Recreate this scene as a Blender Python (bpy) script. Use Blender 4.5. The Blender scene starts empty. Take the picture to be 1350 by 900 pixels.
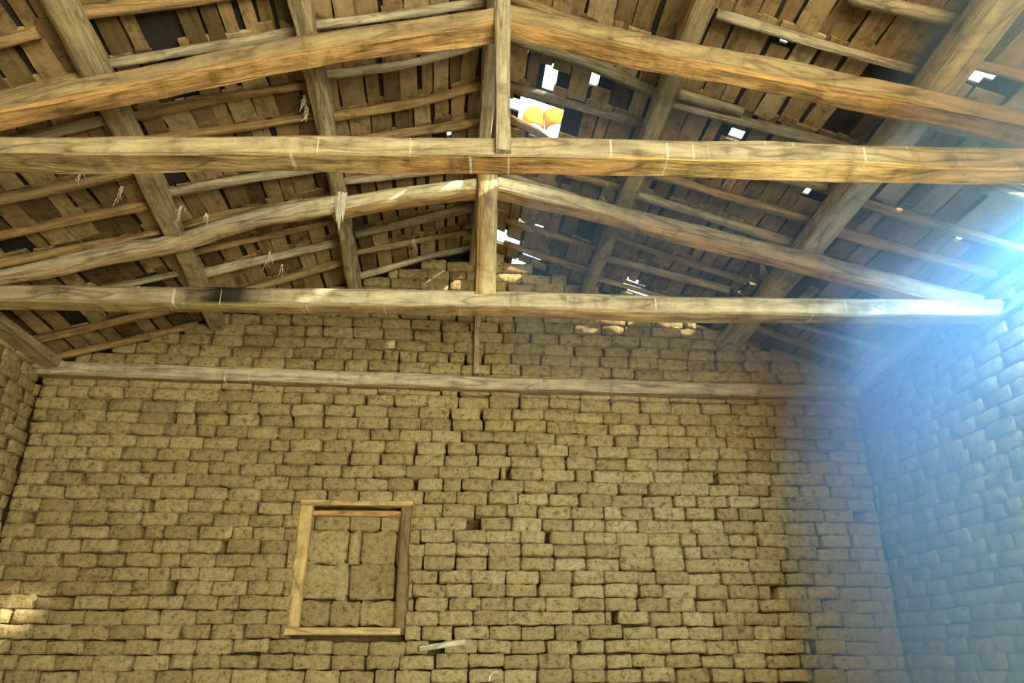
import bpy, bmesh, math, random
from mathutils import Vector, Matrix, noise
random.seed(7)
SC = bpy.context.scene
COL = SC.collection
R = math.radians

# ------------------------------------------------------------------ camera
FPX = 975.0
PITCH = math.atan(415 / 975); YAW = R(4.85)
CAM = Vector((0, 0, 1.6))
FWD = Vector((math.sin(YAW) * math.cos(PITCH), math.cos(YAW) * math.cos(PITCH), math.sin(PITCH)))
RGT = Vector((math.cos(YAW), -math.sin(YAW), 0))
UPV = RGT.cross(FWD)
cd = bpy.data.cameras.new('camera'); cam = bpy.data.objects.new('camera', cd); COL.objects.link(cam)
cd.sensor_width = 36; cd.lens = FPX / 1350 * 36; cd.clip_start = 0.05
cam.matrix_world = Matrix(((RGT.x, UPV.x, -FWD.x, CAM.x), (RGT.y, UPV.y, -FWD.y, CAM.y), (RGT.z, UPV.z, -FWD.z, CAM.z), (0, 0, 0, 1)))
SC.camera = cam
SC.view_settings.view_transform = 'Standard'; SC.view_settings.look = 'None'
SC.view_settings.gamma = 1; SC.view_settings.use_curve_mapping = False
SC.view_settings.exposure = 0.0
SC.cycles.use_denoising = True
SC.cycles.max_bounces = 6; SC.cycles.diffuse_bounces = 4; SC.cycles.volume_bounces = 1
SC.cycles.sample_clamp_indirect = 6

# ------------------------------------------------------------------ sky, sun, daylight, added blue spot
SUN_DIR = Vector((0.705, -0.378, 0.600)).normalized()          # towards the sun
w = bpy.data.worlds.new('sky'); SC.world = w; w.use_nodes = True
bg = w.node_tree.nodes['Background']
bg.inputs[0].default_value = (0.62, 0.80, 1.0, 1); bg.inputs[1].default_value = 3.0
def light(name, kind, loc, direction, energy, color, **kw):
    d = bpy.data.lights.new(name, kind); o = bpy.data.objects.new(name, d); COL.objects.link(o)
    d.energy = energy; d.color = color; o.location = loc
    o.rotation_euler = (-Vector(direction)).to_track_quat('Z', 'Y').to_euler()
    for k, v in kw.items(): setattr(d, k, v)
    return o
light('sun', 'SUN', (6, -8, 12), -SUN_DIR, 16, (1.0, 0.93, 0.74), angle=R(1.6))
light('door_daylight', 'AREA', (2.3, -3.85, 1.75), (-0.12, 1, 0.10), 1250, (1.0, 0.935, 0.64), shape='RECTANGLE', size=4.0, size_y=3.2)
light('added_blue_spot', 'SPOT', (4.45, 4.15, 4.72), (-0.04, 0.62, -0.70), 1150, (0.24, 0.56, 1.0), spot_size=R(125), spot_blend=1.0, shadow_soft_size=0.2)  # blue lamp added out of view to light the haze on the right

# ------------------------------------------------------------------ projection helpers
def ray(px, py): return FWD + RGT * ((px - 675) / FPX) - UPV * ((py - 450) / FPX)
def on_plane(px, py, p0, n):
    d = ray(px, py); n = Vector(n); t = (Vector(p0) - CAM).dot(n) / d.dot(n)
    return CAM + d * t
def proj(p):
    v = Vector(p) - CAM; z = v.dot(FWD)
    if z < 0.05: return None
    return (675 + FPX * v.dot(RGT) / z, 450 - FPX * v.dot(UPV) / z)
def shown(p, m=20):
    q = proj(p); return q is not None and -m < q[0] < 1350 + m and -m < q[1] < 900 + m

XL, XR, YB, YF = -4.47, 4.79, 8.0, -4.0
RX, RZ = 0.25, 6.30                       # ridge line, underside of the boards
SL, SR = 0.36, 0.345
EAVE = 0.35                               # overhang
def zb(x): return RZ - (SR * (x - RX) if x > RX else SL * (RX - x))
def roof_pt(px, py, off):                 # a point seen at px,py on the roof plane lowered by off
    for side in (1, -1):
        s = SR if side > 0 else -SL
        p = on_plane(px, py, (RX, 0, RZ - off), (s, 0, 1))
        if (p.x - RX) * side >= -0.12: return p
    return p

# ------------------------------------------------------------------ materials
def mat(name):
    m = bpy.data.materials.new(name); m.use_nodes = True
    nt = m.node_tree; b = nt.nodes['Principled BSDF']; b.inputs['Roughness'].default_value = 0.9
    b.inputs['Specular IOR Level'].default_value = 0.15
    return m, nt, b
def N(nt, t, **kw):
    n = nt.nodes.new(t)
    for k, v in kw.items():
        if k in n.inputs: n.inputs[k].default_value = v
        else: setattr(n, k, v)
    return n
def ramp(nt, src, stops):
    r = nt.nodes.new('ShaderNodeValToRGB'); e = r.color_ramp.elements
    while len(e) < len(stops): e.new(0.5)
    for el, (p, c) in zip(e, stops):
        el.position = p; el.color = (*c, 1) if len(c) == 3 else c
    nt.links.new(src, r.inputs[0]); return r
def mixc(nt, a, b, f, mode='MIX'):
    n = nt.nodes.new('ShaderNodeMix'); n.data_type = 'RGBA'; n.blend_type = mode
    for sock, v in ((0, f), (6, a), (7, b)):
        if hasattr(v, 'links'): nt.links.new(v, n.inputs[sock])
        else: n.inputs[sock].default_value = v if sock == 0 else (*v, 1)
    return n.outputs[2]
def math_(nt, op, a, b=0.0):
    n = nt.nodes.new('ShaderNodeMath'); n.operation = op
    for i, v in enumerate((a, b)):
        if hasattr(v, 'links'): nt.links.new(v, n.inputs[i])
        else: n.inputs[i].default_value = v
    return n.outputs[0]

def adobe(name, c0, c1, c2, bump=0.9, rough_scale=1.0):
    m, nt, b = mat(name); L = nt.links.new
    geo = N(nt, 'ShaderNodeNewGeometry'); oi = N(nt, 'ShaderNodeObjectInfo'); at = N(nt, 'ShaderNodeAttribute', attribute_name='rnd')
    rnd = math_(nt, 'FRACT', math_(nt, 'ADD', oi.outputs['Random'], at.outputs['Fac']))
    base = ramp(nt, rnd, [(0.0, c0), (0.5, c1), (1.0, c2)])
    big = N(nt, 'ShaderNodeTexNoise', Scale=0.9, Detail=3.0); L(geo.outputs['Position'], big.inputs['Vector'])
    c = mixc(nt, base.outputs[0], (0.72, 0.68, 0.60), math_(nt, 'MULTIPLY', big.outputs['Fac'], 0.35), 'MULTIPLY')
    mid = N(nt, 'ShaderNodeTexNoise', Scale=17.0 * rough_scale, Detail=8.0, Roughness=0.72); L(geo.outputs['Position'], mid.inputs['Vector'])
    rm = ramp(nt, mid.outputs['Fac'], [(0.36, (0.30, 0.27, 0.23)), (0.45, (0.82, 0.81, 0.78)), (0.56, (1.06, 1.05, 1.03)), (0.72, (1.32, 1.28, 1.2))])
    c = mixc(nt, c, rm.outputs[0], 0.85, 'MULTIPLY')
    fine = N(nt, 'ShaderNodeTexNoise', Scale=70.0, Detail=4.0, Roughness=0.7); L(geo.outputs['Position'], fine.inputs['Vector'])
    rf = ramp(nt, fine.outputs['Fac'], [(0.36, (0.25, 0.22, 0.18)), (0.46, (1, 1, 1)), (0.7, (1.15, 1.15, 1.12))])
    c = mixc(nt, c, rf.outputs[0], 0.5, 'MULTIPLY')
    L(c, b.inputs['Base Color'])
    h = math_(nt, 'ADD', math_(nt, 'MULTIPLY', mid.outputs['Fac'], 1.0), math_(nt, 'MULTIPLY', fine.outputs['Fac'], 0.35))
    bp = N(nt, 'ShaderNodeBump', Strength=bump, Distance=0.03); L(h, bp.inputs['Height']); L(bp.outputs[0], b.inputs['Normal'])
    return m
M_BRICK = adobe('adobe_brick', (0.38, 0.295, 0.140), (0.46, 0.365, 0.175), (0.53, 0.43, 0.22))
M_MUD = adobe('mud_mortar', (0.14, 0.10, 0.05), (0.15, 0.11, 0.05), (0.15, 0.11, 0.05))
M_EARTH = adobe('earth_floor', (0.42, 0.34, 0.20), (0.42, 0.34, 0.20), (0.42, 0.34, 0.20))

def wood(name, drops=0.0, grain=1.0):
    m, nt, b = mat(name); L = nt.links.new
    uv = N(nt, 'ShaderNodeUVMap'); at = N(nt, 'ShaderNodeAttribute', attribute_name='tint')
    mp = N(nt, 'ShaderNodeMapping'); mp.inputs['Scale'].default_value = (2.6, 60, 1); L(uv.outputs[0], mp.inputs[0])
    g = N(nt, 'ShaderNodeTexNoise', Scale=1.0, Detail=6.0, Roughness=0.62, Distortion=0.15); L(mp.outputs[0], g.inputs['Vector'])
    rg = ramp(nt, g.outputs['Fac'], [(0.32, (0.36, 0.33, 0.30)), (0.48, (0.88, 0.88, 0.88)), (0.66, (1.3, 1.3, 1.27))])
    c = mixc(nt, at.outputs['Color'], rg.outputs[0], 0.8 * grain, 'MULTIPLY')
    mp2 = N(nt, 'ShaderNodeMapping'); mp2.inputs['Scale'].default_value = (5, 9, 1); L(uv.outputs[0], mp2.inputs[0])
    k = N(nt, 'ShaderNodeTexNoise', Scale=1.0, Detail=7.0, Roughness=0.7); L(mp2.outputs[0], k.inputs['Vector'])
    rk = ramp(nt, k.outputs['Fac'], [(0.34, (0.30, 0.26, 0.21)), (0.47, (0.95, 0.95, 0.95)), (0.66, (1.25, 1.22, 1.15))])
    c = mixc(nt, c, rk.outputs[0], 0.6, 'MULTIPLY')
    mp5 = N(nt, 'ShaderNodeMapping'); mp5.inputs['Scale'].default_value = (0.55, 15, 1); L(uv.outputs[0], mp5.inputs[0])
    ck = N(nt, 'ShaderNodeTexNoise', Scale=1.0, Detail=2.0, Roughness=0.5, Distortion=0.0); L(mp5.outputs[0], ck.inputs['Vector'])
    ckd = ramp(nt, math_(nt, 'ABSOLUTE', math_(nt, 'SUBTRACT', ck.outputs['Fac'], 0.53)), [(0.0, (0.22, 0.17, 0.12)), (0.006, (0.5, 0.45, 0.4)), (0.013, (1, 1, 1))])
    c = mixc(nt, c, ckd.outputs[0], 0.55, 'MULTIPLY')
    if drops:
        mp3 = N(nt, 'ShaderNodeMapping'); mp3.inputs['Scale'].default_value = (30, 2.5, 1); mp3.inputs['Rotation'].default_value = (0, 0, 0.03); L(uv.outputs[0], mp3.inputs[0])
        d = N(nt, 'ShaderNodeTexNoise', Scale=1.0, Detail=2.0); L(mp3.outputs[0], d.inputs['Vector'])
        mp4 = N(nt, 'ShaderNodeMapping'); mp4.inputs['Scale'].default_value = (1.6, 3, 1); L(uv.outputs[0], mp4.inputs[0])
        e = N(nt, 'ShaderNodeTexNoise', Scale=1.0, Detail=1.0); L(mp4.outputs[0], e.inputs['Vector'])
        dm = ramp(nt, d.outputs['Fac'], [(0.66, (0, 0, 0)), (0.70, (1, 1, 1))]); em = ramp(nt, e.outputs['Fac'], [(0.46, (0, 0, 0)), (0.54, (1, 1, 1))])
        c = mixc(nt, c, (0.85, 0.80, 0.66), math_(nt, 'MULTIPLY', math_(nt, 'MULTIPLY', dm.outputs[0], em.outputs[0]), drops))
    L(c, b.inputs['Base Color']); b.inputs['Roughness'].default_value = 0.75; b.inputs['Specular IOR Level'].default_value = 0.25
    h = math_(nt, 'ADD', g.outputs['Fac'], math_(nt, 'MULTIPLY', k.outputs['Fac'], 0.6))
    bp = N(nt, 'ShaderNodeBump', Strength=0.8, Distance=0.03); L(h, bp.inputs['Height']); L(bp.outputs[0], b.inputs['Normal'])
    return m
M_WOOD = wood('old_timber'); M_TIE = wood('old_timber_with_droppings', 0.8)

def boardmat():
    m, nt, b = mat('roof_boarding'); L = nt.links.new
    tc = N(nt, 'ShaderNodeNewGeometry'); oi = N(nt, 'ShaderNodeObjectInfo'); at = N(nt, 'ShaderNodeAttribute', attribute_name='rnd')
    rnd = math_(nt, 'FRACT', math_(nt, 'ADD', oi.outputs['Random'], at.outputs['Fac']))
    base = ramp(nt, rnd, [(0.0, (0.10, 0.07, 0.035)), (0.25, (0.24, 0.165, 0.08)), (0.55, (0.30, 0.21, 0.11)), (0.8, (0.38, 0.27, 0.135)), (1.0, (0.46, 0.36, 0.20))])
    off = N(nt, 'ShaderNodeCombineXYZ'); L(math_(nt, 'MULTIPLY', rnd, 37.0), off.inputs[2])
    ad = N(nt, 'ShaderNodeVectorMath', operation='ADD'); L(tc.outputs['Position'], ad.inputs[0]); L(off.outputs[0], ad.inputs[1])
    mp = N(nt, 'ShaderNodeMapping'); mp.inputs['Scale'].default_value = (26, 3.0, 1); L(ad.outputs[0], mp.inputs[0])
    g = N(nt, 'ShaderNodeTexNoise', Scale=1.0, Detail=5.0, Roughness=0.6, Distortion=0.5); L(mp.outputs[0], g.inputs['Vector'])
    rg = ramp(nt, g.outputs['Fac'], [(0.3, (0.5, 0.47, 0.42)), (0.5, (0.95, 0.95, 0.95)), (0.75, (1.2, 1.2, 1.15))])
    c = mixc(nt, base.outputs[0], rg.outputs[0], 0.75, 'MULTIPLY')
    k = N(nt, 'ShaderNodeTexNoise', Scale=7.0, Detail=6.0, Roughness=0.7); L(ad.outputs[0], k.inputs['Vector'])
    rk = ramp(nt, k.outputs['Fac'], [(0.32, (0.3, 0.26, 0.22)), (0.47, (1, 1, 1)), (0.72, (1.25, 1.2, 1.05))])
    c = mixc(nt, c, rk.outputs[0], 0.75, 'MULTIPLY')
    L(c, b.inputs['Base Color'])
    bp = N(nt, 'ShaderNodeBump', Strength=0.5, Distance=0.02); L(math_(nt, 'ADD', g.outputs['Fac'], k.outputs['Fac']), bp.inputs['Height']); L(bp.outputs[0], b.inputs['Normal'])
    return m
M_BOARD = boardmat()
def plain(name, col, rough=0.85, noise_amt=0.3, sc=12.0):
    m, nt, b = mat(name); L = nt.links.new
    g = N(nt, 'ShaderNodeNewGeometry'); n = N(nt, 'ShaderNodeTexNoise', Scale=sc, Detail=5.0); L(g.outputs['Position'], n.inputs['Vector'])
    r = ramp(nt, n.outputs['Fac'], [(0.3, (1 - noise_amt,) * 3), (0.7, (1 + noise_amt * .4,) * 3)])
    L(mixc(nt, col, r.outputs[0], 1.0, 'MULTIPLY'), b.inputs['Base Color']); b.inputs['Roughness'].default_value = rough
    return m
M_COVER = plain('roof_underlay', (0.035, 0.03, 0.027)); M_TILE = plain('clay_tile', (0.80, 0.36, 0.035))
M_STRAW = plain('pale_straw', (0.85, 0.80, 0.62))

# ------------------------------------------------------------------ object helpers
def link(name, me, m, parent=None):
    o = bpy.data.objects.new(name, me); COL.objects.link(o)
    if m and not me.materials: me.materials.append(m)
    if parent: o.parent = parent
    return o
def tag(o, label=None, cat=None, group=None, kind=None):
    for k, v in (('label', label), ('category', cat), ('group', group), ('kind', kind)):
        if v: o[k] = v
    return o
def empty(name, loc, label, cat, group=None):
    o = bpy.data.objects.new(name, None); COL.objects.link(o); o.location = loc; o.empty_display_size = 0.1
    return tag(o, label, cat, group)
def mesh(name, v, f):
    me = bpy.data.meshes.new(name); me.from_pydata([tuple(p) for p in v], [], f); me.update(); return me
def box_mesh(name, a, b):
    (x0, y0, z0), (x1, y1, z1) = a, b
    v = [(x0, y0, z0), (x1, y0, z0), (x1, y1, z0), (x0, y1, z0), (x0, y0, z1), (x1, y0, z1), (x1, y1, z1), (x0, y1, z1)]
    return mesh(name, v, [(0, 3, 2, 1), (4, 5, 6, 7), (0, 1, 5, 4), (1, 2, 6, 5), (2, 3, 7, 6), (3, 0, 4, 7)])
def prism_mesh(name, poly, y0, y1):       # polygon in x,z extruded along y
    n = len(poly)
    v = [(x, y0, z) for x, z in poly] + [(x, y1, z) for x, z in poly]
    f = [tuple(range(n)), tuple(range(2 * n - 1, n - 1, -1))] + [(i, i + n, (i + 1) % n + n, (i + 1) % n) for i in range(n)]
    me = mesh(name, v, f); bm = bmesh.new(); bm.from_mesh(me); bmesh.ops.recalc_face_normals(bm, faces=bm.faces); bm.to_mesh(me); bm.free(); return me

def catmull(pts, n):
    P = [Vector(p) for p in pts]; P = [P[0] * 2 - P[1]] + P + [P[-1] * 2 - P[-2]]; out = []
    segs = len(P) - 3
    for i in range(n + 1):
        u = i / n * segs; k = min(int(u), segs - 1); t = u - k
        a, b, c, d = P[k:k + 4]
        out.append(0.5 * ((2 * b) + (c - a) * t + (2 * a - 5 * b + 4 * c - d) * t * t + (3 * b - a - 3 * c + d) * t ** 3))
    return out
GREY = (0.40, 0.34, 0.225); ORANGE = (0.56, 0.33, 0.13); YELL = (0.66, 0.52, 0.24); BROWN = (0.34, 0.24, 0.11); DARK = (0.03, 0.025, 0.02); PALE = (0.72, 0.66, 0.45)
def lerp(a, b, t):
    t = max(0, min(1, t)); return tuple(x + (y - x) * t for x, y in zip(a, b))
def smooth(a, b, x):
    t = max(0, min(1, (x - a) / (b - a))); return t * t * (3 - 2 * t)
def beam(name, pts, w, h, m=None, parent=None, sq=4.0, col=None, wob=0.012, seg=None, taper=(1, 1), na=16, seed=None):
    length = sum((Vector(b) - Vector(a)).length for a, b in zip(pts, pts[1:]))
    seg = seg or max(6, int(length / 0.16)); path = catmull(pts, seg)
    sd = random.uniform(0, 99) if seed is None else seed
    v, f, tint, uvs = [], [], [], []
    s = 0.0
    for i, p in enumerate(path):
        T = (path[min(i + 1, seg)] - path[max(i - 1, 0)]).normalized()
        S = T.cross(Vector((0, 0, 1)));
        if S.length < 0.2: S = Vector((0, -1, 0)); S = (S - T * S.dot(T))
        S.normalize(); U = S.cross(T).normalized()
        if i: s += (path[i] - path[i - 1]).length
        t = i / seg; k = taper[0] + (taper[1] - taper[0]) * t
        for j in range(na):
            a = 2 * math.pi * (j + 0.5) / na; ca, sa = math.cos(a), math.sin(a)
            cx = math.copysign(abs(ca) ** (2 / sq), ca); sy = math.copysign(abs(sa) ** (2 / sq), sa)
            q = p + S * (cx * w / 2 * k) + U * (sy * h / 2 * k)
            nz = noise.noise_vector(Vector((s * 1.3 + sd, ca * 1.2, sa * 1.2))) * wob * 1.6 + noise.noise_vector(Vector((s * 6 + sd, ca * 2, sa * 2 + 7))) * wob * 0.5
            nz -= T * nz.dot(T)
            v.append(q + nz)
            nn = noise.noise(Vector((s * 2.2 + sd, ca, sa))) * 0.5
            tint.append(col(t, a, nn) if callable(col) else (col or GREY))
            uvs.append((s + sd, a * (w + h) / math.pi / 1.0 / 2))
    for i in range(seg):
        for j in range(na):
            f.append((i * na + j, i * na + (j + 1) % na, (i + 1) * na + (j + 1) % na, (i + 1) * na + j))
    f.append(tuple(range(na - 1, -1, -1))); f.append(tuple(seg * na + j for j in range(na)))
    me = mesh(name, v, f)
    ca_ = me.color_attributes.new('tint', 'FLOAT_COLOR', 'POINT')
    for i, c in enumerate(tint): ca_.data[i].color = (*c, 1)
    uvl = me.uv_layers.new(name='UVMap'); wrap = (w + h)
    for poly in me.polygons:
        js = [me.loops[l].vertex_index % na for l in poly.loop_indices]
        sp = (max(js) - min(js)) > na // 2 and len(js) == 4
        for l in poly.loop_indices:
            vi = me.loops[l].vertex_index; u_, v_ = uvs[vi]
            if sp and vi % na < na // 2: v_ += 2 * math.pi * (w + h) / math.pi / 2
            uvl.data[l].uv = (u_, v_)
        poly.use_smooth = len(js) == 4
    if sq >= 4: me.set_sharp_from_angle(angle=R(28))
    return link(name, me, m or M_WOOD, parent)
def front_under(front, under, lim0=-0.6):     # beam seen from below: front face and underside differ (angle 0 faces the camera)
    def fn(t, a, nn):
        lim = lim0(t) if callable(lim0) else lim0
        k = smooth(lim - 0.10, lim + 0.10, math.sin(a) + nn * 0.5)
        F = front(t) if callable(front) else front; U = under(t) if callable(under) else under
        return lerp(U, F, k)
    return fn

# ------------------------------------------------------------------ adobe bricks
PZ = 0.135
def brick_mesh(L, H, D, seed):
    rr = random.Random(seed); nx, nz = 5, 3
    xs = [-.5, -.455, -.16, .16, .455, .5]; zs = [-.5, -.40, .40, .5]
    v, f = [], []
    ch = [rr.uniform(0, 1) for _ in range(4)]
    for j, z in enumerate(zs):
        for i, x in enumerate(xs):
            ex = i in (0, nx); ez = j in (0, nz)
            y = 0.007 if (ex != ez) else (0.014 if ex else 0.0)
            px, pz = x * L, z * H
            if ex and ez:
                c = ch[(i > 0) * 2 + (j > 0)] ** 1.5; px *= 1 - 0.03 - 0.12 * c; pz *= 1 - 0.14 - 0.42 * c; y += 0.03 * c
            px += rr.uniform(-.008, .008); pz += rr.uniform(-.012, .009); y += rr.uniform(-.010, .009)
            v.append((px, y, pz))
    W = nx + 1
    for j in range(nz):
        for i in range(nx): f.append((j * W + i, j * W + i + 1, (j + 1) * W + i + 1, (j + 1) * W + i))
    loop = list(range(W)) + [j * W + nx for j in range(1, nz + 1)] + [nz * W + i for i in range(nx - 1, -1, -1)] + [j * W for j in range(nz - 1, 0, -1)]
    b0 = len(v)
    for q in loop: v.append((v[q][0] * 0.98, D, v[q][2] * 0.98))
    n = len(loop)
    for k in range(n): f.append((loop[k], b0 + k, b0 + (k + 1) % n, loop[(k + 1) % n]))
    me = mesh('brick', v, f)
    for p in me.polygons: p.use_smooth = True
    me.materials.append(M_BRICK); return me
BV = [brick_mesh(0.345, PZ - 0.006, 0.31, 100 + i) for i in range(20)]
def lay_bricks(u0, u1, z0, rows, ok, gaps=()):
    """running bond: yields (u centre, z centre, length); gaps = ((u, z), ...) putlog holes"""
    out = []
    for r in range(rows):
        zc = z0 + (r + 0.5) * PZ
        u = u0 - (0.17 if r % 2 else 0.0) - random.uniform(0, 0.08)
        while u < u1:
            L = random.choice((0.345, 0.35, 0.36, 0.34, 0.33, 0.355, 0.27 if random.random() < 0.4 else 0.35, 0.20 if random.random() < 0.25 else 0.345))
            a, b = max(u, u0), min(u + L, u1); u += L
            for gu, gz, gw in gaps:
                if abs(gz - zc) < PZ / 2:
                    if a < gu - gw / 2 < b: b = gu - gw / 2; u = gu + gw / 2
                    elif gu - gw / 2 <= a < gu + gw / 2: a = gu + gw / 2; b = max(b, a)
            if b - a < 0.05: continue
            out += ok(a, b, zc)
    return out
def put_bricks(parent, items, place, limit=300, jit=1.0):
    """items (u, z, L); place(u, depth, z) -> world matrix. The largest seen become objects, the rest one mesh."""
    rec = []
    for (u, z, L) in items:
        M = place(u + random.uniform(-.003, .003), random.uniform(-0.022, 0.016) * jit, z + random.uniform(-.006, .006) + 0.022 * noise.noise(Vector((u * 0.7, z * 0.5, 3.1)))) @ Matrix.Rotation(random.gauss(0, 0.018), 4, 'Y') @ Matrix.Rotation(random.gauss(0, 0.02) * jit, 4, 'Z')
        sx = (L - random.choice((0.0, 0.004, 0.008, 0.012, 0.018, 0.030))) / 0.345
        M = M @ Matrix.Diagonal((sx, 1, random.uniform(0.90, 1.05), 1))
        p = M.translation; vis = shown(p, 15); d = (p - CAM).length
        rec.append((vis, L / d / d, M))
    rec.sort(key=lambda r: (not r[0], -r[1]))
    V, F, A = [], [], []
    for k, (vis, s, M) in enumerate(rec):
        me = random.choice(BV)
        if vis and k < limit:
            o = link('brick', me, None, parent); o.matrix_world = M
        else:
            b0 = len(V); V += [M @ q.co for q in me.vertices]
            F += [tuple(b0 + i for i in p.vertices) for p in me.polygons]; A += [random.random()] * len(me.vertices)
    if V:
        me = mesh('brick_rows', V, F); at = me.attributes.new('rnd', 'FLOAT', 'POINT')
        for i, a in enumerate(A): at.data[i].value = a
        for p in me.polygons: p.use_smooth = True
        tag(link('brick_rows', me, M_BRICK, parent), kind='stuff')

# ------------------------------------------------------------------ room shell
REC = 0.30
WX0, WX1, WZ0, WZ1 = -1.55, -0.40, 1.80, 3.12      # walled-up window
SPLIT = 4.455
# back wall below the embedded beam (ring around the window niche)
bw = [(XL - .5, -0.2), (XR + .5, -0.2), (XR + .5, SPLIT), (XL - .5, SPLIT)]
def ring_wall(name, y0, y1):
    v, f = [], []
    for y in (y0, y1):
        v += [(x, y, z) for x, z in bw] + [(WX0, y, WZ0), (WX1, y, WZ0), (WX1, y, WZ1), (WX0, y, WZ1)]
    for k in range(4):
        n = (k + 1) % 4
        f += [(k, n, 4 + n, 4 + k), (8 + k, 12 + k, 12 + n, 8 + n), (k, 8 + k, 8 + n, n), (4 + k, 4 + n, 12 + n, 12 + k)]
    me = mesh(name, v, f); bm = bmesh.new(); bm.from_mesh(me); bmesh.ops.recalc_face_normals(bm, faces=bm.faces); bm.to_mesh(me); bm.free(); return me
wall_back = tag(link('wall_back', ring_wall('wall_back', YB + REC, YB + 0.55), M_MUD), 'adobe brick end wall below the roof trusses, with a walled up window', kind='structure')
gp = [(XL - .5, SPLIT), (XR + .5, SPLIT), (XR + .5, zb(XR + .5) - .0), (RX, RZ + .02), (XL - .5, zb(XL - .5))]
wall_gable = tag(link('wall_gable', prism_mesh('wall_gable', gp, YB + REC, YB + 0.55), M_MUD), 'triangular adobe brick gable under the roof, above the lowest wall beam', kind='structure')
wall_right = tag(link('wall_right', box_mesh('wall_right', (XR + REC, YF, -0.2), (XR + 0.5, YB + 0.55, zb(XR + .1) - 0.02)), M_MUD), 'long adobe brick side wall in added blue haze on the right', kind='structure')
wall_left = tag(link('wall_left', box_mesh('wall_left', (XL - 0.5, YF, -0.2), (XL - REC, YB + 0.55, zb(XL - .1) - 0.02)), M_MUD), 'adobe brick side wall on the left', kind='structure')
floor = tag(link('floor', box_mesh('floor', (XL - .6, YF - 6, -0.25), (XR + .6, YB + .55, 0.0)), M_EARTH), 'beaten earth floor of the barn', kind='structure')
# front wall with a wide doorway, behind the camera
fv, ff = [], []
for y in (YF - .4, YF):
    for x, z in [(XL - .5, 0), (0.2, 0), (0.2, 3.6), (4.4, 3.6), (4.4, 0), (XR + .5, 0), (XR + .5, zb(XR + .5)), (RX, RZ), (XL - .5, zb(XL - .5))]: fv.append((x, y, z))
ff = [tuple(range(9)), tuple(range(17, 8, -1))] + [(i, i + 9, (i + 1) % 9 + 9, (i + 1) % 9) for i in range(9)]
tag(link('wall_front', mesh('wall_front', fv, ff), M_MUD), 'barn front wall with a wide doorway behind the viewer', kind='structure')

holes_back = [(628, 682, .085), (42, 678, .09), (1135, 688, .085), (1020, 772, .07), (723, 703, .06), (200, 663, .05), (228, 773, .06), (295, 716, .05), (1070, 848, .05), (138, 535, .07), (230, 553, .04), (671, 620, .05), (575, 862, .14), (943, 624, .05), (809, 808, .06), (548, 633, .05)]
def snap(p): return (round((p - 0.0) / PZ - 0.5) + 0.5) * PZ
gaps_b = []
for px, py, g in holes_back:
    p = on_plane(px, py, (0, YB, 0), (0, 1, 0)); gaps_b.append((p.x, snap(p.z), g))
def ok_back(a, b, zc):
    if WZ0 - 0.05 < zc < WZ1 + 0.05 and b > WX0 and a < WX1:
        o = []
        if a < WX0 - .06: o.append(((a + WX0) / 2, zc, WX0 - a))
        if b > WX1 + .06: o.append(((b + WX1) / 2, zc, b - WX1))
        return o
    return [((a + b) / 2, zc, b - a)]
rows_b = int(SPLIT / PZ)                        # 33 rows
back_items = lay_bricks(XL, XR, 0, rows_b, ok_back, gaps_b)
P_BACK = lambda u, d, z: Matrix.Translation((u, YB + d, z))
put_bricks(wall_back, [i for i in back_items if i[1] > 0.9], P_BACK)
def ok_gable(a, b, zc):
    top = min(zb(a), zb(b))
    if zc + PZ * 0.3 > top:
        # trim to the roof line
        if a < RX < b or zc > RZ - .1: return []
        lim = RX + (RZ - zc - PZ * .3) / SR if a > RX else RX - (RZ - zc - PZ * .3) / SL
        if a > RX: b = min(b, lim)
        else: a = max(a, lim)
        if b - a < .08: return []
    return [((a + b) / 2, zc, b - a)]
put_bricks(wall_gable, lay_bricks(XL, XR, SPLIT, 13, ok_gable, [(on_plane(590, 492, (0, YB, 0), (0, 1, 0)).x, SPLIT + PZ * .5, .08)]), P_BACK)
side_ok = lambda a, b, zc: [((a + b) / 2, zc, b - a)]
P_R = lambda u, d, z: Matrix.Translation((XR + d, u, z)) @ Matrix.Rotation(R(-90), 4, 'Z')
P_L = lambda u, d, z: Matrix.Translation((XL - d, u, z)) @ Matrix.Rotation(R(90), 4, 'Z')
put_bricks(wall_right, [i for i in lay_bricks(2.4, YB, 0, 34, side_ok) if i[1] > 0.9], P_R, jit=0.3)
put_bricks(wall_left, [i for i in lay_bricks(2.4, YB, 0, 34, side_ok) if i[1] > 0.9], P_L)

# ------------------------------------------------------------------ roof boarding
def hole(px, py, w, h):
    ps = [roof_pt(px + sx * w / 2, py + sy * h / 2, 0.0) for sx in (-1, 1) for sy in (-1, 1)]
    return (min(p.x for p in ps), max(p.x for p in ps), min(p.y for p in ps), max(p.y for p in ps))
HOLES = [hole(*h) for h in [(724, 108, 11, 34), (786, 104, 15, 20), (714, 160, 52, 30), (1292, 106, 8, 24), (1308, 100, 9, 26), (1103, 297, 14, 12), (972, 180, 9, 13),
                            (1016, 181, 5, 7), (158, 136, 5, 8), (593, 180, 10, 8), (1036, 60, 4, 10), (1063, 257, 5, 12), (683, 352, 12, 10), (809, 248, 5, 8), (700, 65, 6, 6), (1130, 2, 5, 6), (1197, 273, 6, 5), (1265, 317, 6, 5)]]
def gap_for(px, py, w, h):                # roof gap through which the sun reaches this spot of the gable
    ps = []
    for sx in (-1, 1):
        for sy in (-1, 1):
            p = on_plane(px + sx * w / 2, py + sy * h / 2, (0, YB, 0), (0, 1, 0)); t = 0.0
            while (p + SUN_DIR * t).z < zb((p + SUN_DIR * t).x) and t < 3: t += 0.01
            ps.append(p + SUN_DIR * t)
    return (min(p.x for p in ps), max(p.x for p in ps), min(p.y for p in ps) - .02, max(p.y for p in ps))
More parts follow.
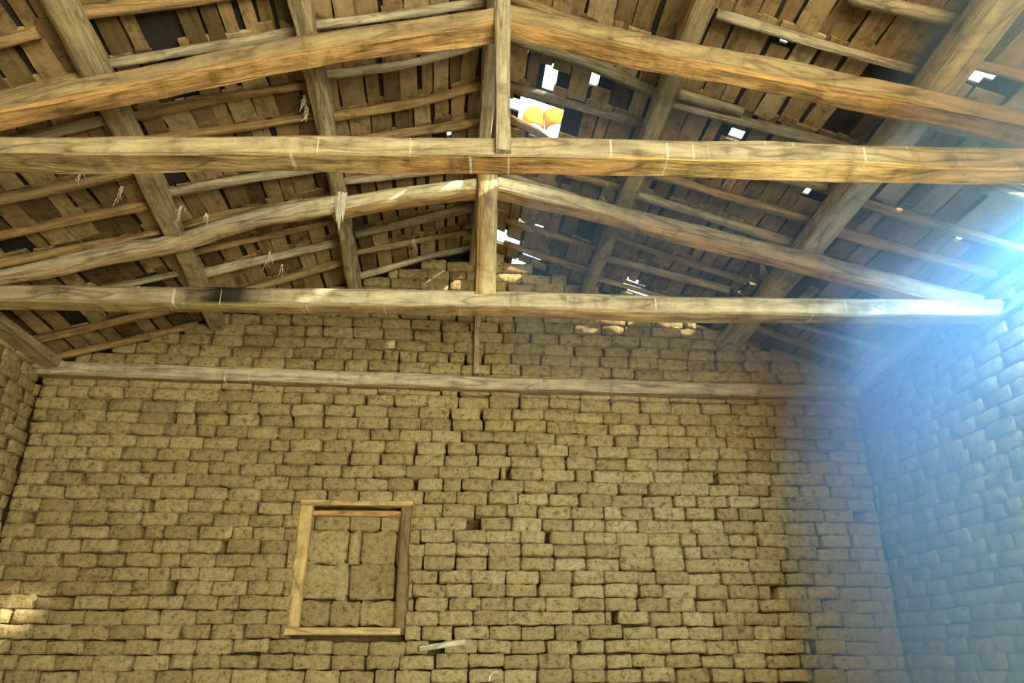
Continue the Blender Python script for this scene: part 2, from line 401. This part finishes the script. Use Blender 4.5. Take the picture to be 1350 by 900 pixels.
HOLES += [(0.29, 0.66, 5.30, 5.47)]
HOLES += [gap_for(*h) for h in [(905, 415, 50, 34), (815, 420, 36, 20), (770, 440, 20, 14), (600, 372, 36, 24), (560, 390, 24, 16), (680, 362, 14, 14), (512, 462, 8, 6), (526, 472, 8, 6), (723, 702, 12, 10)]]
HOLES += [(4.2, 4.68, 3.9, 4.4)]  # unseen roof opening, made up for the added blue spot
def in_hole(x, y): return any(a <= x <= b and c <= y <= d for a, b, c, d in HOLES)
RAFT = {  # pixel ends of each pole, seen in the photograph, by roof bay
 'L1': [((415, 34), (650, 2)), ((418, 102), (550, 82), (650, 52)), ((430, 156), (555, 133), (648, 109)), ((440, 190), (640, 160)), ((452, 239), (640, 218)), ((468, 310), (560, 287), (636, 270)), ((468, 333), (540, 319), (634, 303)), ((466, 366), (554, 341), (622, 326))],
 'L2': [((93, 18), (262, -1), (395, -24)), ((131, 87), (300, 58), (400, 40)), ((160, 156), (300, 127), (408, 112)), ((170, 186), (330, 166), (420, 152)), ((207, 257), (300, 240), (432, 220)), ((240, 302), (300, 283), (440, 262)), ((250, 334), (443, 291)), ((258, 363), (450, 318)), ((272, 400), (339, 378), (455, 345))],
 'L3': [((-30, 63), (52, 44)), ((-30, 134), (110, 101)), ((-30, 196), (145, 156)), ((-30, 269), (175, 228)), ((-30, 316), (195, 270)), ((-20, 351), (212, 306)), ((20, 405), (235, 360)), ((50, 447), (248, 402)), ((76, 470), (262, 428))],
 'R1': [((672, -4), (760, 30), (885, 62)), ((672, 50), (780, 85), (880, 131)), ((672, 113), (770, 142), (868, 167)), ((672, 156), (705, 172), (745, 196), (850, 222)), ((660, 228), (735, 252), (815, 279)), ((745, 229), (832, 250)), ((668, 292), (800, 332)), ((664, 320), (790, 362))],
 'R2': [((1120, -6), (1268, 29)), ((945, 19), (1212, 95)), ((888, 137), (1120, 195)), ((896, 124), (980, 148)), ((858, 228), (1066, 289)), ((836, 255), (1044, 320)), ((985, 226), (1090, 247)), ((811, 315), (985, 371)), ((800, 341), (962, 382)), ((784, 365), (945, 412)), ((778, 385), (1000, 458))],
 'R3': [((1268, 82), (1390, 112)), ((1205, 159), (1390, 196)), ((1290, 247), (1390, 270)), ((1126, 263), (1375, 337)), ((1104, 306), (1312, 363)), ((1070, 345), (1265, 402)), ((1045, 426), (1180, 466)), ((985, 428), (1146, 486)), ((1015, 461), (1124, 499))],
}
ROFF = 0.05
raft3 = {k: [[roof_pt(px, py, ROFF) for px, py in pts] for pts in v] for k, v in RAFT.items()}
PUR = {'D': (0.93, 5.09), 'C': (0.39, 5.62), 'B': (-0.28, 5.60), 'A': (-0.72, 5.18)}
XD, XC, XB, XA = 3.25, 1.56, -1.12, -2.58
BAYS = {'L1': (XB, RX), 'L2': (XA, XB), 'L3': (XL - .2, XA), 'R1': (RX, XC), 'R2': (XC, XD), 'R3': (XD, XR + .2)}
def cover(name, side, label):
    v, f, idx = [], [], {}
    x_out = XR + EAVE if side > 0 else XL - EAVE
    c = 0.055; nx = int(abs(x_out - RX) / c); xs = [RX + (x_out - RX) * i / nx for i in range(nx + 1)]
    ys = [YF - .6, 1.6] + [1.6 + c * k for k in range(1, int((YB + .7 - 1.6) / c) + 1)]
    def vid(i, j):
        if (i, j) not in idx: idx[(i, j)] = len(v); v.append((xs[i], ys[j], zb(xs[i]) + 0.055))
        return idx[(i, j)]
    for j in range(len(ys) - 1):
        for i in range(nx):
            if in_hole((xs[i] + xs[i + 1]) / 2, (ys[j] + ys[j + 1]) / 2): continue
            f.append((vid(i, j), vid(i, j + 1), vid(i + 1, j + 1), vid(i + 1, j)))
    o = link(name, mesh(name, v, f), M_COVER); md = o.modifiers.new('thickness', 'SOLIDIFY'); md.thickness = 0.02; md.offset = 1
    return tag(o, label, kind='structure')
ceiling_left = cover('ceiling_left', -1, 'left roof slope lined with old irregular boards')
ceiling_right = cover('ceiling_right', 1, 'right roof slope lined with old irregular boards, with holes letting in daylight')
def board_mesh(seed):
    rr = random.Random(seed); v, f = [], []; ny = 3
    j0 = [rr.uniform(-.05, .05) for _ in range(8)]
    for z in (0, 1):
        for k in range(ny + 1):
            for s in (0, 1): v.append(((-.5 + s) * (1 + j0[k * 2 + s] * 1.4), -.5 + k / ny + (j0[s] * .25 if k in (0, ny) else 0), z * 0.022 + rr.uniform(-.004, .004)))
    n = 2 * (ny + 1)
    for k in range(ny):
        a = 2 * k; f += [(a, a + 2, a + 3, a + 1), (n + a, n + a + 1, n + a + 3, n + a + 2), (a, n + a, n + a + 2, a + 2), (a + 1, a + 3, n + a + 3, n + a + 1)]
    f += [(0, 1, n + 1, n), (2 * ny, n + 2 * ny, n + 2 * ny + 1, 2 * ny + 1)]
    me = mesh('board', v, f); me.materials.append(M_BOARD); return me
BM = [board_mesh(300 + i) for i in range(10)]
boards = {-1: [], 1: []}
for bay, (x0, x1) in BAYS.items():
    side = 1 if bay[0] == 'R' else -1
    ys = sorted(sum(p.y for p in r) / len(r) for r in raft3[bay])
    ys = [y for i, y in enumerate(ys) if i == 0 or y - ys[i - 1] > 0.3]
    while ys[0] > 1.7: ys.insert(0, ys[0] - 0.62)
    ys = [y for y in ys if y < 7.75] + [8.05]
    i = 0
    while i < len(ys) - 1:
        if ys[i + 1] - ys[i] > 1.0: ys.insert(i + 1, (ys[i] + ys[i + 1]) / 2)
        else: i += 1
    for ya, yb in zip(ys, ys[1:]):
        x = x0 + random.uniform(-.03, .03)
        while x < x1 - .03:
            wd = random.choice((0.10, 0.12, 0.13, 0.14, 0.155, 0.17, 0.085, 0.19)); gap = random.choice((.004, .008, .012, .018, .03, .04, .014))
            xa, xb = x, min(x + wd, x1); x += wd + gap
            if random.random() < 0.035: continue
            spans = [(ya - random.uniform(.01, .06), yb + random.uniform(.01, .06))]
            for a, b, c, d in HOLES:
                if b > xa + .02 and a < xb - .02:
                    ns = []
                    for s0, s1 in spans:
                        if d <= s0 or c >= s1: ns.append((s0, s1)); continue
                        if c - s0 > .06: ns.append((s0, c))
                        if s1 - d > .06: ns.append((d, s1))
                    spans = ns
            for s0, s1 in spans: boards[side].append((xa, xb, s0, s1))
for side, par in ((-1, ceiling_left), (1, ceiling_right)):
    rec = []
    sl = math.atan(SR) if side > 0 else -math.atan(SL)
    for xa, xb, s0, s1 in boards[side]:
        xc, yc = (xa + xb) / 2, (s0 + s1) / 2
        M = Matrix.Translation((xc, yc, zb(xc) + random.uniform(0.0, 0.028))) @ Matrix.Rotation(sl, 4, 'Y') @ Matrix.Rotation(random.gauss(0, .014), 4, 'Z') @ Matrix.Rotation(random.gauss(0, .025), 4, 'Y') @ Matrix.Rotation(random.gauss(0, .008), 4, 'X') @ Matrix.Diagonal(((xb - xa) / math.cos(sl), s1 - s0, 1, 1))
        d = (Vector((xc, yc, zb(xc))) - CAM).length
        rec.append((shown((xc, yc, zb(xc)), 25), (xb - xa) * (s1 - s0) / d / d, M))
    rec.sort(key=lambda r: (not r[0], -r[1]))
    V, F, A = [], [], []
    for k, (vis, s, M) in enumerate(rec):
        me = random.choice(BM)
        if vis and k < 300:
            o = link('board', me, None, par); o.matrix_world = M
        else:
            b0 = len(V); V += [M @ q.co for q in me.vertices]; F += [tuple(b0 + i for i in p.vertices) for p in me.polygons]; A += [random.random()] * len(me.vertices)
    me = mesh('boards', V, F); at = me.attributes.new('rnd', 'FLOAT', 'POINT')
    for i, a in enumerate(A): at.data[i].value = a
    tag(link('boards', me, M_BOARD, par), kind='stuff')

# ------------------------------------------------------------------ rafters (thin poles under the boarding)
ORD = ['nearest the gable', 'second from the gable', 'third from the gable', 'fourth from the gable', 'fifth from the gable', 'sixth from the gable', 'seventh from the gable', 'eighth from the gable', 'ninth from the gable', 'tenth from the gable', 'eleventh from the gable']
BAYN = {'L1': 'between ridge and upper left purlin', 'L2': 'between the two left purlins', 'L3': 'between lower left purlin and left eave', 'R1': 'between ridge and upper right purlin', 'R2': 'between the two right purlins', 'R3': 'between lower right purlin and right eave'}
for bay in ('L1', 'L2', 'L3', 'R1', 'R2', 'R3'):
    rs = sorted(raft3[bay], key=lambda r: -sum(p.y for p in r) / len(r))
    for k, pts in enumerate(rs):
        th = random.uniform(0.062, 0.085)
        base = random.choice((GREY, BROWN, lerp(GREY, PALE, .25), lerp(BROWN, ORANGE, .25)))
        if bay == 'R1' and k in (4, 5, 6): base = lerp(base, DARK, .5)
        o = beam('rafter_pole', pts, th, th * random.uniform(.85, 1.1), sq=random.choice((2.0, 2.4, 3.2)), col=base, wob=0.012, na=10)
        tag(o, 'rafter pole %s, %s' % (ORD[k], BAYN[bay]), 'rafter', 'rafter poles under the roof boards')

# ------------------------------------------------------------------ purlins, ridge, wall plates
def ratio_x(r, z): return r * (z - 1.6)
def purlin(name, ends, w, h, label, col, sq=4, wob=0.012, ys=(1.2, 3.6, 5.8, 8.15)):
    pts = [(ratio_x(r, z), y, z) for (r, z), y in zip(ends, ys)]
    return tag(beam(name, pts, w, h, col=col, sq=sq, wob=wob), label, 'beam', 'purlins running to the gable')
purlin('purlin', [(.85, 5.12), (.895, 5.10), (.93, 5.08), (.95, 5.06)], .25, .17, 'wide pale squared purlin, lower one on the right slope', lerp(GREY, YELL, .6), 6, .007)
purlin('purlin', [(.41, 5.63), (.392, 5.62), (.393, 5.62), (.387, 5.6)], .15, .15, 'dark shaded purlin, upper one on the right slope', lerp(GREY, BROWN, .6), 4)
purlin('purlin', [(-.272, 5.63), (-.273, 5.61), (-.280, 5.59), (-.302, 5.57)], .15, .15, 'crooked split purlin, upper one on the left slope', lerp(GREY, YELL, .25), 3, .025)
purlin('purlin', [(-.65, 5.24), (-.672, 5.21), (-.715, 5.17), (-.78, 5.10)], .17, .15, 'squared cracked purlin, lower one on the left slope', lerp(GREY, YELL, .3), 5)
tag(beam('ridge_beam', [(.20, 1.0, 6.10), (.22, 4.5, 6.10), (.22, 8.15, 6.12)], .13, .18, col=lerp(GREY, PALE, .3)), 'ridge beam running along the top of the roof to the gable', 'beam')
tag(beam('wall_plate', [(XL + .10, 1.0, 4.56), (XL + .10, 4.5, 4.56), (XL + .10, 8.1, 4.54)], .22, .12, col=lerp(GREY, BROWN, .5), sq=7), 'flat wall plate timber on top of the left wall', 'beam')
tag(beam('wall_plate', [(XR + .03, 1.0, 4.60), (XR + .03, 4.5, 4.60), (XR + .03, 8.1, 4.60)], .16, .10, col=GREY, sq=7), 'flat wall plate timber on top of the right wall', 'beam')
tag(beam('wall_tie', [(XR + .035, 2.0, 4.36), (XR + .03, 5.0, 4.36), (XR + .035, 8.0, 4.36)], .12, .06, col=GREY, sq=7), 'thin timber let into the right wall one course below its top', 'beam')

# ------------------------------------------------------------------ trusses
def tie_y(x, y0): return y0 - 0.073 * (x - 0.23)
def on_truss(px, py, y0): return on_plane(px, py, (0.23, y0, 0), (0.073, 1, 0))
Y1, Y2 = 3.80, 5.90
# truss nearest the camera
t1 = empty('roof_truss', (0.24, Y1, 4.49), 'nearest roof truss, heavy tie beam spanning the whole picture with long orange-edged principals', 'truss', 'king post roof trusses')
def loc(o, par):
    o.parent = par; o.matrix_parent_inverse = par.matrix_basis.inverted(); return o
def px_path(pts, y0): return [on_truss(px, py, y0) for px, py in pts]
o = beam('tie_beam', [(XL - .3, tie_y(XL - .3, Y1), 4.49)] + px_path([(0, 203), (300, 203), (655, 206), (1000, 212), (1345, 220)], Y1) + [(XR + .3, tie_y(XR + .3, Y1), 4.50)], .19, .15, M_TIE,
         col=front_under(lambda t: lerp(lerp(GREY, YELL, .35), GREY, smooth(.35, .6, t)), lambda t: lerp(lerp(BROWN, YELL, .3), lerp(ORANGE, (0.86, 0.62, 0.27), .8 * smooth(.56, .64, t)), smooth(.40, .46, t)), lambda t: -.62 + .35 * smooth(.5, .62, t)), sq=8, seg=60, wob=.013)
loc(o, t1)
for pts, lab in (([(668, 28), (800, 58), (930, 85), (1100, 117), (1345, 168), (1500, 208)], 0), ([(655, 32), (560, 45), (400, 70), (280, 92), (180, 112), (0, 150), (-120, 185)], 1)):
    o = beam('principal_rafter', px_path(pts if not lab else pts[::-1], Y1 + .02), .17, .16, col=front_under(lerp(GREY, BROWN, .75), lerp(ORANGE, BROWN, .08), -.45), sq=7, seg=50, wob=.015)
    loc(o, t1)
o = beam('king_post', [(0.25, tie_y(.25, Y1) - .03, 6.12), (0.25, tie_y(.25, Y1) - .07, 5.2), (0.255, tie_y(.25, Y1) - .09, 4.42)], .12, .09, col=lerp(GREY, PALE, .15), sq=6, wob=.01); loc(o, t1)
# second truss
t2 = empty('roof_truss', (0.26, Y2, 4.49), 'middle roof truss, with a crooked log for its left principal and bright king post', 'truss', 'king post roof trusses')
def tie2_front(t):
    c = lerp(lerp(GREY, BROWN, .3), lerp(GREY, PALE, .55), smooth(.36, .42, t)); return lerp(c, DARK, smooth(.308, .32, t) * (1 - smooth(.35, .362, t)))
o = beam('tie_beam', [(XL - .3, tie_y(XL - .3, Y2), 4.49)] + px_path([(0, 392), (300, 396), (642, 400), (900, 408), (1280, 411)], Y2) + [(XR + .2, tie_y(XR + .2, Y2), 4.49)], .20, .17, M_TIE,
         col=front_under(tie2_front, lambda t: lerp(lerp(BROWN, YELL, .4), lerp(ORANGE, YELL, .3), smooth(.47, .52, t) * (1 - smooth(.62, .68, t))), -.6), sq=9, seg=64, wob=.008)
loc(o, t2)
o = beam('principal_rafter', px_path([(655, 248), (760, 272), (900, 308), (1050, 345), (1200, 384), (1290, 405)], Y2 + .02), .17, .165, col=front_under(lambda t: lerp((0.82, 0.76, 0.52), GREY, smooth(.08, .3, t)), lerp(ORANGE, PALE, .2), -.5), sq=7, seg=46); loc(o, t2)  # paler front near the king post paints in sunlight from the ridge hole
o = beam('principal_rafter', px_path([(438, 277), (540, 260), (648, 247)], Y2 + .02), .17, .17, col=front_under((0.86, 0.78, 0.50), lerp(ORANGE, YELL, .3), -.6), sq=5, seg=20); loc(o, t2); o['label'] = 'bright squared upper piece of the left principal'  # pale front tint stands in for sunlight falling on this piece
def log_col(t, a, nn):
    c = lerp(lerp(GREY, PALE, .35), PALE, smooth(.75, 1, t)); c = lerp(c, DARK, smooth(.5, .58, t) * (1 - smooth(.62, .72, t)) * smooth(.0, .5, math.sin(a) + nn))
    return lerp(lerp(ORANGE, c, .55), c, smooth(-.8, -.45, math.sin(a) + nn * .6))
o = beam('principal_rafter', px_path([(-60, 372), (0, 361), (100, 346), (230, 318), (340, 288), (450, 268)], Y2 + .0), .21, .20, col=log_col, sq=2.2, seg=40, wob=.025, taper=(1, .85)); loc(o, t2); o['label'] = 'crooked round log, lower piece of the left principal'
o = beam('king_post', [(0.265, Y2 - .04, 6.05), (0.262, Y2 - .04, 5.4), (0.26, Y2 - .02, 4.52)], .20, .19, col=lambda t, a, nn: lerp(lerp(BROWN, ORANGE, .35), lerp(YELL, PALE, .6), smooth(-.12, .12, math.sin(a))), sq=7, wob=.006); loc(o, t2)  # split tint paints a sunlit right face beside a browner left one
# splintered wood at the joint
sp = on_truss(450, 262, Y2 - .12)
v, f = [], []
for k, (dx, ln, wd) in enumerate([(-.035, .20, .035), (0.0, .34, .045), (.035, .27, .03), (.015, .40, .018), (-.015, .30, .02)]):
    b0 = len(v); y = -k * .012
    v += [(dx - wd / 2, y, .06), (dx + wd / 2, y, .06), (dx + wd * .45, y - .01, -ln * .6), (dx - wd * .4, y - .01, -ln * .55), (dx + wd * .1, y - .015, -ln)]
    v += [(x, yy + .012, z) for x, yy, z in v[b0:b0 + 5]]
    f += [tuple(b0 + i for i in q) for q in [(0, 3, 2, 1), (3, 4, 2), (5, 6, 7, 8), (8, 7, 9), (0, 1, 6, 5), (1, 2, 7, 6), (2, 4, 9, 7), (4, 3, 8, 9), (3, 0, 5, 8)]]
so = link('splinter', mesh('splinter', [Vector(q) + sp for q in v], f), M_STRAW); loc(so, t2); so['label'] = 'torn pale splinters hanging at the joint'
# beam laid along the gable wall with its prop
t3 = tag(beam('wall_beam', [on_plane(px, py, (0, YB - .04, 0), (0, 1, 0)) for px, py in [(52, 487), (250, 494), (500, 502), (800, 512), (1132, 519)]], .17, .165, M_TIE, col=front_under(lambda t: lerp(GREY, lerp(GREY, PALE, .5), 1 - abs(t - .45) * 1.8), BROWN, -.7), sq=6, seg=60, wob=.01), 'straight weathered tie beam lying against the adobe gable wall', 'beam')
pb = on_plane(628, 500, (0, YB - .07, 0), (0, 1, 0))
tag(beam('prop_post', [(pb.x, YB - .06, 4.57), (pb.x, YB - .06, 5.3), (pb.x + .01, YB - .06, 6.1)], .08, .07, col=lerp(GREY, YELL, .3), sq=6, wob=.005), 'thin upright post on the wall beam against the gable', 'post')

# ------------------------------------------------------------------ walled-up window
win = tag(link('window_1', box_mesh('window_1', (WX0 - .02, YB + .40, WZ0 - .02), (WX1 + .02, YB + .50, WZ1 + .02)), M_MUD), 'walled up window with a pale wooden frame in the back wall', kind='structure')
FRW = lerp(YELL, ORANGE, .35)
def fr(name, a, b, w, h, c=FRW):
    o = beam(name, [a, (Vector(a) + Vector(b)) / 2, b], w, h, col=c, sq=9, wob=.003, seg=10, parent=win); return o
fr('frame_lintel', (WX0 - .0, YB + .03, WZ1 - .025), (WX1 + .02, YB + .03, WZ1 - .025), .12, .055)
fr('frame_head', (WX0 + .03, YB + .10, WZ1 - .12), (WX1 - .02, YB + .10, WZ1 - .12), .07, .06, lerp(ORANGE, BROWN, .25))
fr('frame_jamb', (WX0 + .03, YB + .06, WZ0 + .03), (WX0 + .05, YB + .06, WZ1 - .05), .07, .15)
fr('frame_jamb', (WX1 - .03, YB + .06, WZ0 + .0), (WX1 - .03, YB + .06, WZ1 - .05), .06, .15, lerp(BROWN, DARK, .35))
fr('frame_sill', (WX0 - .02, YB + .04, WZ0 + .03), (WX1 - .04, YB + .04, WZ0 + .03), .16, .075)
rowsW = [(1.885, 2.13, (0, .30, .60, 1.0)), (2.13, 2.49, (0, .46, .93, 1.0)), (2.49, 2.83, (0, .43, .56, .92, 1.0)), (2.83, 3.0, (0, .06, .42, .74, 1.0))]
wx0, wx1 = WX0 + .07, WX1 - .055
for za, zc, cuts in rowsW:
    for a, b in zip(cuts, cuts[1:]):
        L = (b - a) * (wx1 - wx0); H = zc - za
        me = random.choice(BV); o = link('brick', me, None, win)
        o.matrix_world = Matrix.Translation((wx0 + (a + b) / 2 * (wx1 - wx0), YB + .125 + random.uniform(-.008, .008), (za + zc) / 2)) @ Matrix.Diagonal(((L - .012) / .345, 1, (H - .010) / (PZ - .006), 1))
# ------------------------------------------------------------------ small things on the wall
a = on_plane(553, 855, (0, YB - .05, 0), (0, 1, 0)); b = on_plane(613, 846, (0, YB - .02, 0), (0, 1, 0))
tag(beam('wooden_plank', [a, (a + b) / 2, b], .10, .055, col=lerp(GREY, PALE, .5), sq=8, wob=.004, seg=8), 'short weathered plank wedged in the brick wall, right below the window', 'plank')
pts = [on_plane(px, py, (0, YB - .03, 0), (0, 1, 0)) for px, py in [(645, 898), (646, 891), (651, 886), (657, 886)]]
tag(beam('bent_twig', pts, .016, .016, M_STRAW, col=PALE, sq=2, wob=.002, seg=10, na=6), 'pale bent twig sticking out of the wall near the bottom', 'twig')

def straw(px, py, off, n, ln, label, seed):
    rr = random.Random(seed); p = roof_pt(px, py, off); V, F = [], []
    for k in range(n):
        q = Vector((rr.uniform(-.01, .01), rr.uniform(-.01, .01), .03)); d = Vector((rr.gauss(0, .22), rr.gauss(0, .2), -1)).normalized(); L = ln * rr.uniform(.5, 1)
        ring = []
        for s in range(4):
            t = s / 3; c = q + d * L * t + Vector((rr.gauss(0, .005), 0, 0)) * s; r = .0028 * (1 - .5 * t); b0 = len(V)
            V += [c + Vector((r * math.cos(u), r * math.sin(u), 0)) for u in (0, 2.1, 4.2)]; ring.append(b0)
        for r0, r1 in zip(ring, ring[1:]):
            for j in range(3): F.append((r0 + j, r0 + (j + 1) % 3, r1 + (j + 1) % 3, r1 + j))
    o = link('straw_wisp', mesh('straw_wisp', V, F), M_STRAW); o.location = p
    return tag(o, label, 'straw', 'straw wisps hanging from the roof')
straw(1005, 352, .10, 16, .20, 'largest pale straw tuft, hanging below the right principal of the middle truss', 1)
WISP = [(160, 250, 5, .2, 'hanging behind the nearest tie beam, right of the lower left purlin'), (107, 232, 4, .15, 'under the nearest tie beam at the left, beside two pale streaks'), (238, 275, 6, .2, 'right of the lower left purlin, above the crooked log'),
 (272, 285, 6, .15, 'branching, in the dark just above the crooked log'), (355, 335, 6, .22, 'below the crooked log, longer of the two in mid bay'), (372, 352, 5, .18, 'below the crooked log, shorter and nearer the upper left purlin'),
 (400, 130, 9, .16, 'bushy, at the left side of the upper left purlin'), (405, 145, 8, .15, 'bushy, lower one at the left side of the upper left purlin'), (990, 365, 5, .12, 'small, just left of the largest tuft'), (1030, 393, 3, .06, 'tiny, right of the largest tuft above the middle tie beam'),
 (1190, 238, 5, .12, 'under the right half of the nearest tie beam'), (1122, 268, 6, .1, 'at the right edge of the pale squared purlin'), (1200, 372, 3, .14, 'single bent stalk above the right foot of the middle truss'), (975, 387, 4, .06, 'sitting on the middle tie beam behind the right purlin'),
 (545, 318, 8, .18, 'bushy, left of the middle king post'), (800, 245, 3, .08, 'upper one left of the dark right purlin'), (795, 262, 3, .08, 'lower one left of the dark right purlin'), (940, 448, 3, .12, 'at the far end of the pale squared purlin near the gable'),
 (690, 320, 4, .1, 'right of the middle king post, nearer to it'), (722, 312, 3, .08, 'right of the middle king post, farther from it'), (1088, 397, 4, .05, 'tiny, above the right end of the middle tie beam'), (830, 375, 4, .08, 'resting above the middle tie beam, right of the dark purlin')]
for i, (px, py, n, ln, where) in enumerate(WISP):
    straw(px, py, .11, n, ln, 'pale straw wisp ' + where, 20 + i)
# clay tiles seen through the broken boarding next to the king post
def tile_mesh():
    v, f = [], []; n = 8
    for k in (0, 1):
        for r in (.09, .078):
            for i in range(n + 1):
                a = math.pi * i / n; v.append((math.cos(a) * r * (1 - .12 * k), -.2 + .4 * k, math.sin(a) * r * .8))
    W = n + 1
    for i in range(n):
        f += [(i, i + 1, 2 * W + i + 1, 2 * W + i), (W + i, 3 * W + i, 3 * W + i + 1, W + i + 1), (i, W + i, W + i + 1, i + 1), (2 * W + i, 2 * W + i + 1, 3 * W + i + 1, 3 * W + i)]
    me = mesh('roof_tile', v, f)
    for p in me.polygons: p.use_smooth = True
    return me
TM = tile_mesh()
for k, (px, py, rx, lab) in enumerate([(702, 160, 70, 'sunlit orange clay tile seen through the roof hole, next to the king post'), (733, 161, 65, 'sunlit orange clay tile seen through the roof hole, farther from the king post'), (690, 187, 60, 'small visible corner of clay tile low by the king post')]):
    p = roof_pt(px, py, 0.0); d = (p - CAM).normalized(); o = link('roof_tile', TM, M_TILE); o.location = p + d * (0.46 + .03 * k)
    o.scale = (1.35, 1.2, 1.0); o.rotation_euler = (R(58), 0, R(-12 + 10 * k)); tag(o, lab, 'roof tile', 'clay tiles over the roof hole')

# ------------------------------------------------------------------ added blue haze imitating veiling flare on the right
def haze(plan, z0, drop, dens, colr, label):
    hv = [(x, y, z0 if lev == 0 else zb(x) - drop) for lev in (0, 1) for x, y in plan]; n = len(plan)
    hz = link('added_haze', mesh('added_haze', hv, [tuple(range(n)), tuple(range(n, 2 * n))] + [(i, (i + 1) % n, n + (i + 1) % n, n + i) for i in range(n)]), None)
    bm = bmesh.new(); bm.from_mesh(hz.data); bmesh.ops.recalc_face_normals(bm, faces=bm.faces); bm.to_mesh(hz.data); bm.free()
    mh = bpy.data.materials.new('added_haze'); mh.use_nodes = True; nt = mh.node_tree; nt.nodes.clear()
    out = nt.nodes.new('ShaderNodeOutputMaterial'); vs = nt.nodes.new('ShaderNodeVolumeScatter'); va = nt.nodes.new('ShaderNodeVolumeAbsorption'); ad = nt.nodes.new('ShaderNodeAddShader')
    vs.inputs['Anisotropy'].default_value = 0.1
    for nd, k in ((vs, 1.0), (va, 0.28)): nd.inputs['Color'].default_value = (*colr, 1); nd.inputs['Density'].default_value = dens * k
    nt.links.new(vs.outputs[0], ad.inputs[0]); nt.links.new(va.outputs[0], ad.inputs[1]); nt.links.new(ad.outputs[0], out.inputs['Volume']); hz.data.materials.append(mh)
    return tag(hz, label, 'haze', kind='stuff')
haze([(4.68, 1.5), (4.68, 7.80), (3.5, 7.80), (2.4, 1.5)], 0.35, .14, .40, (0.27, 0.56, 1.0), 'added bluish haze along the right wall, imitating veiling flare')
haze([(2.78, 3.95), (3.44, 7.78), (0.6, 7.78), (0.45, 3.95)], 4.0, .16, .09, (0.2, 0.48, 1.0), 'added thin blue haze under the right roof slope')  # added volume, tints the shadows under the slope blue
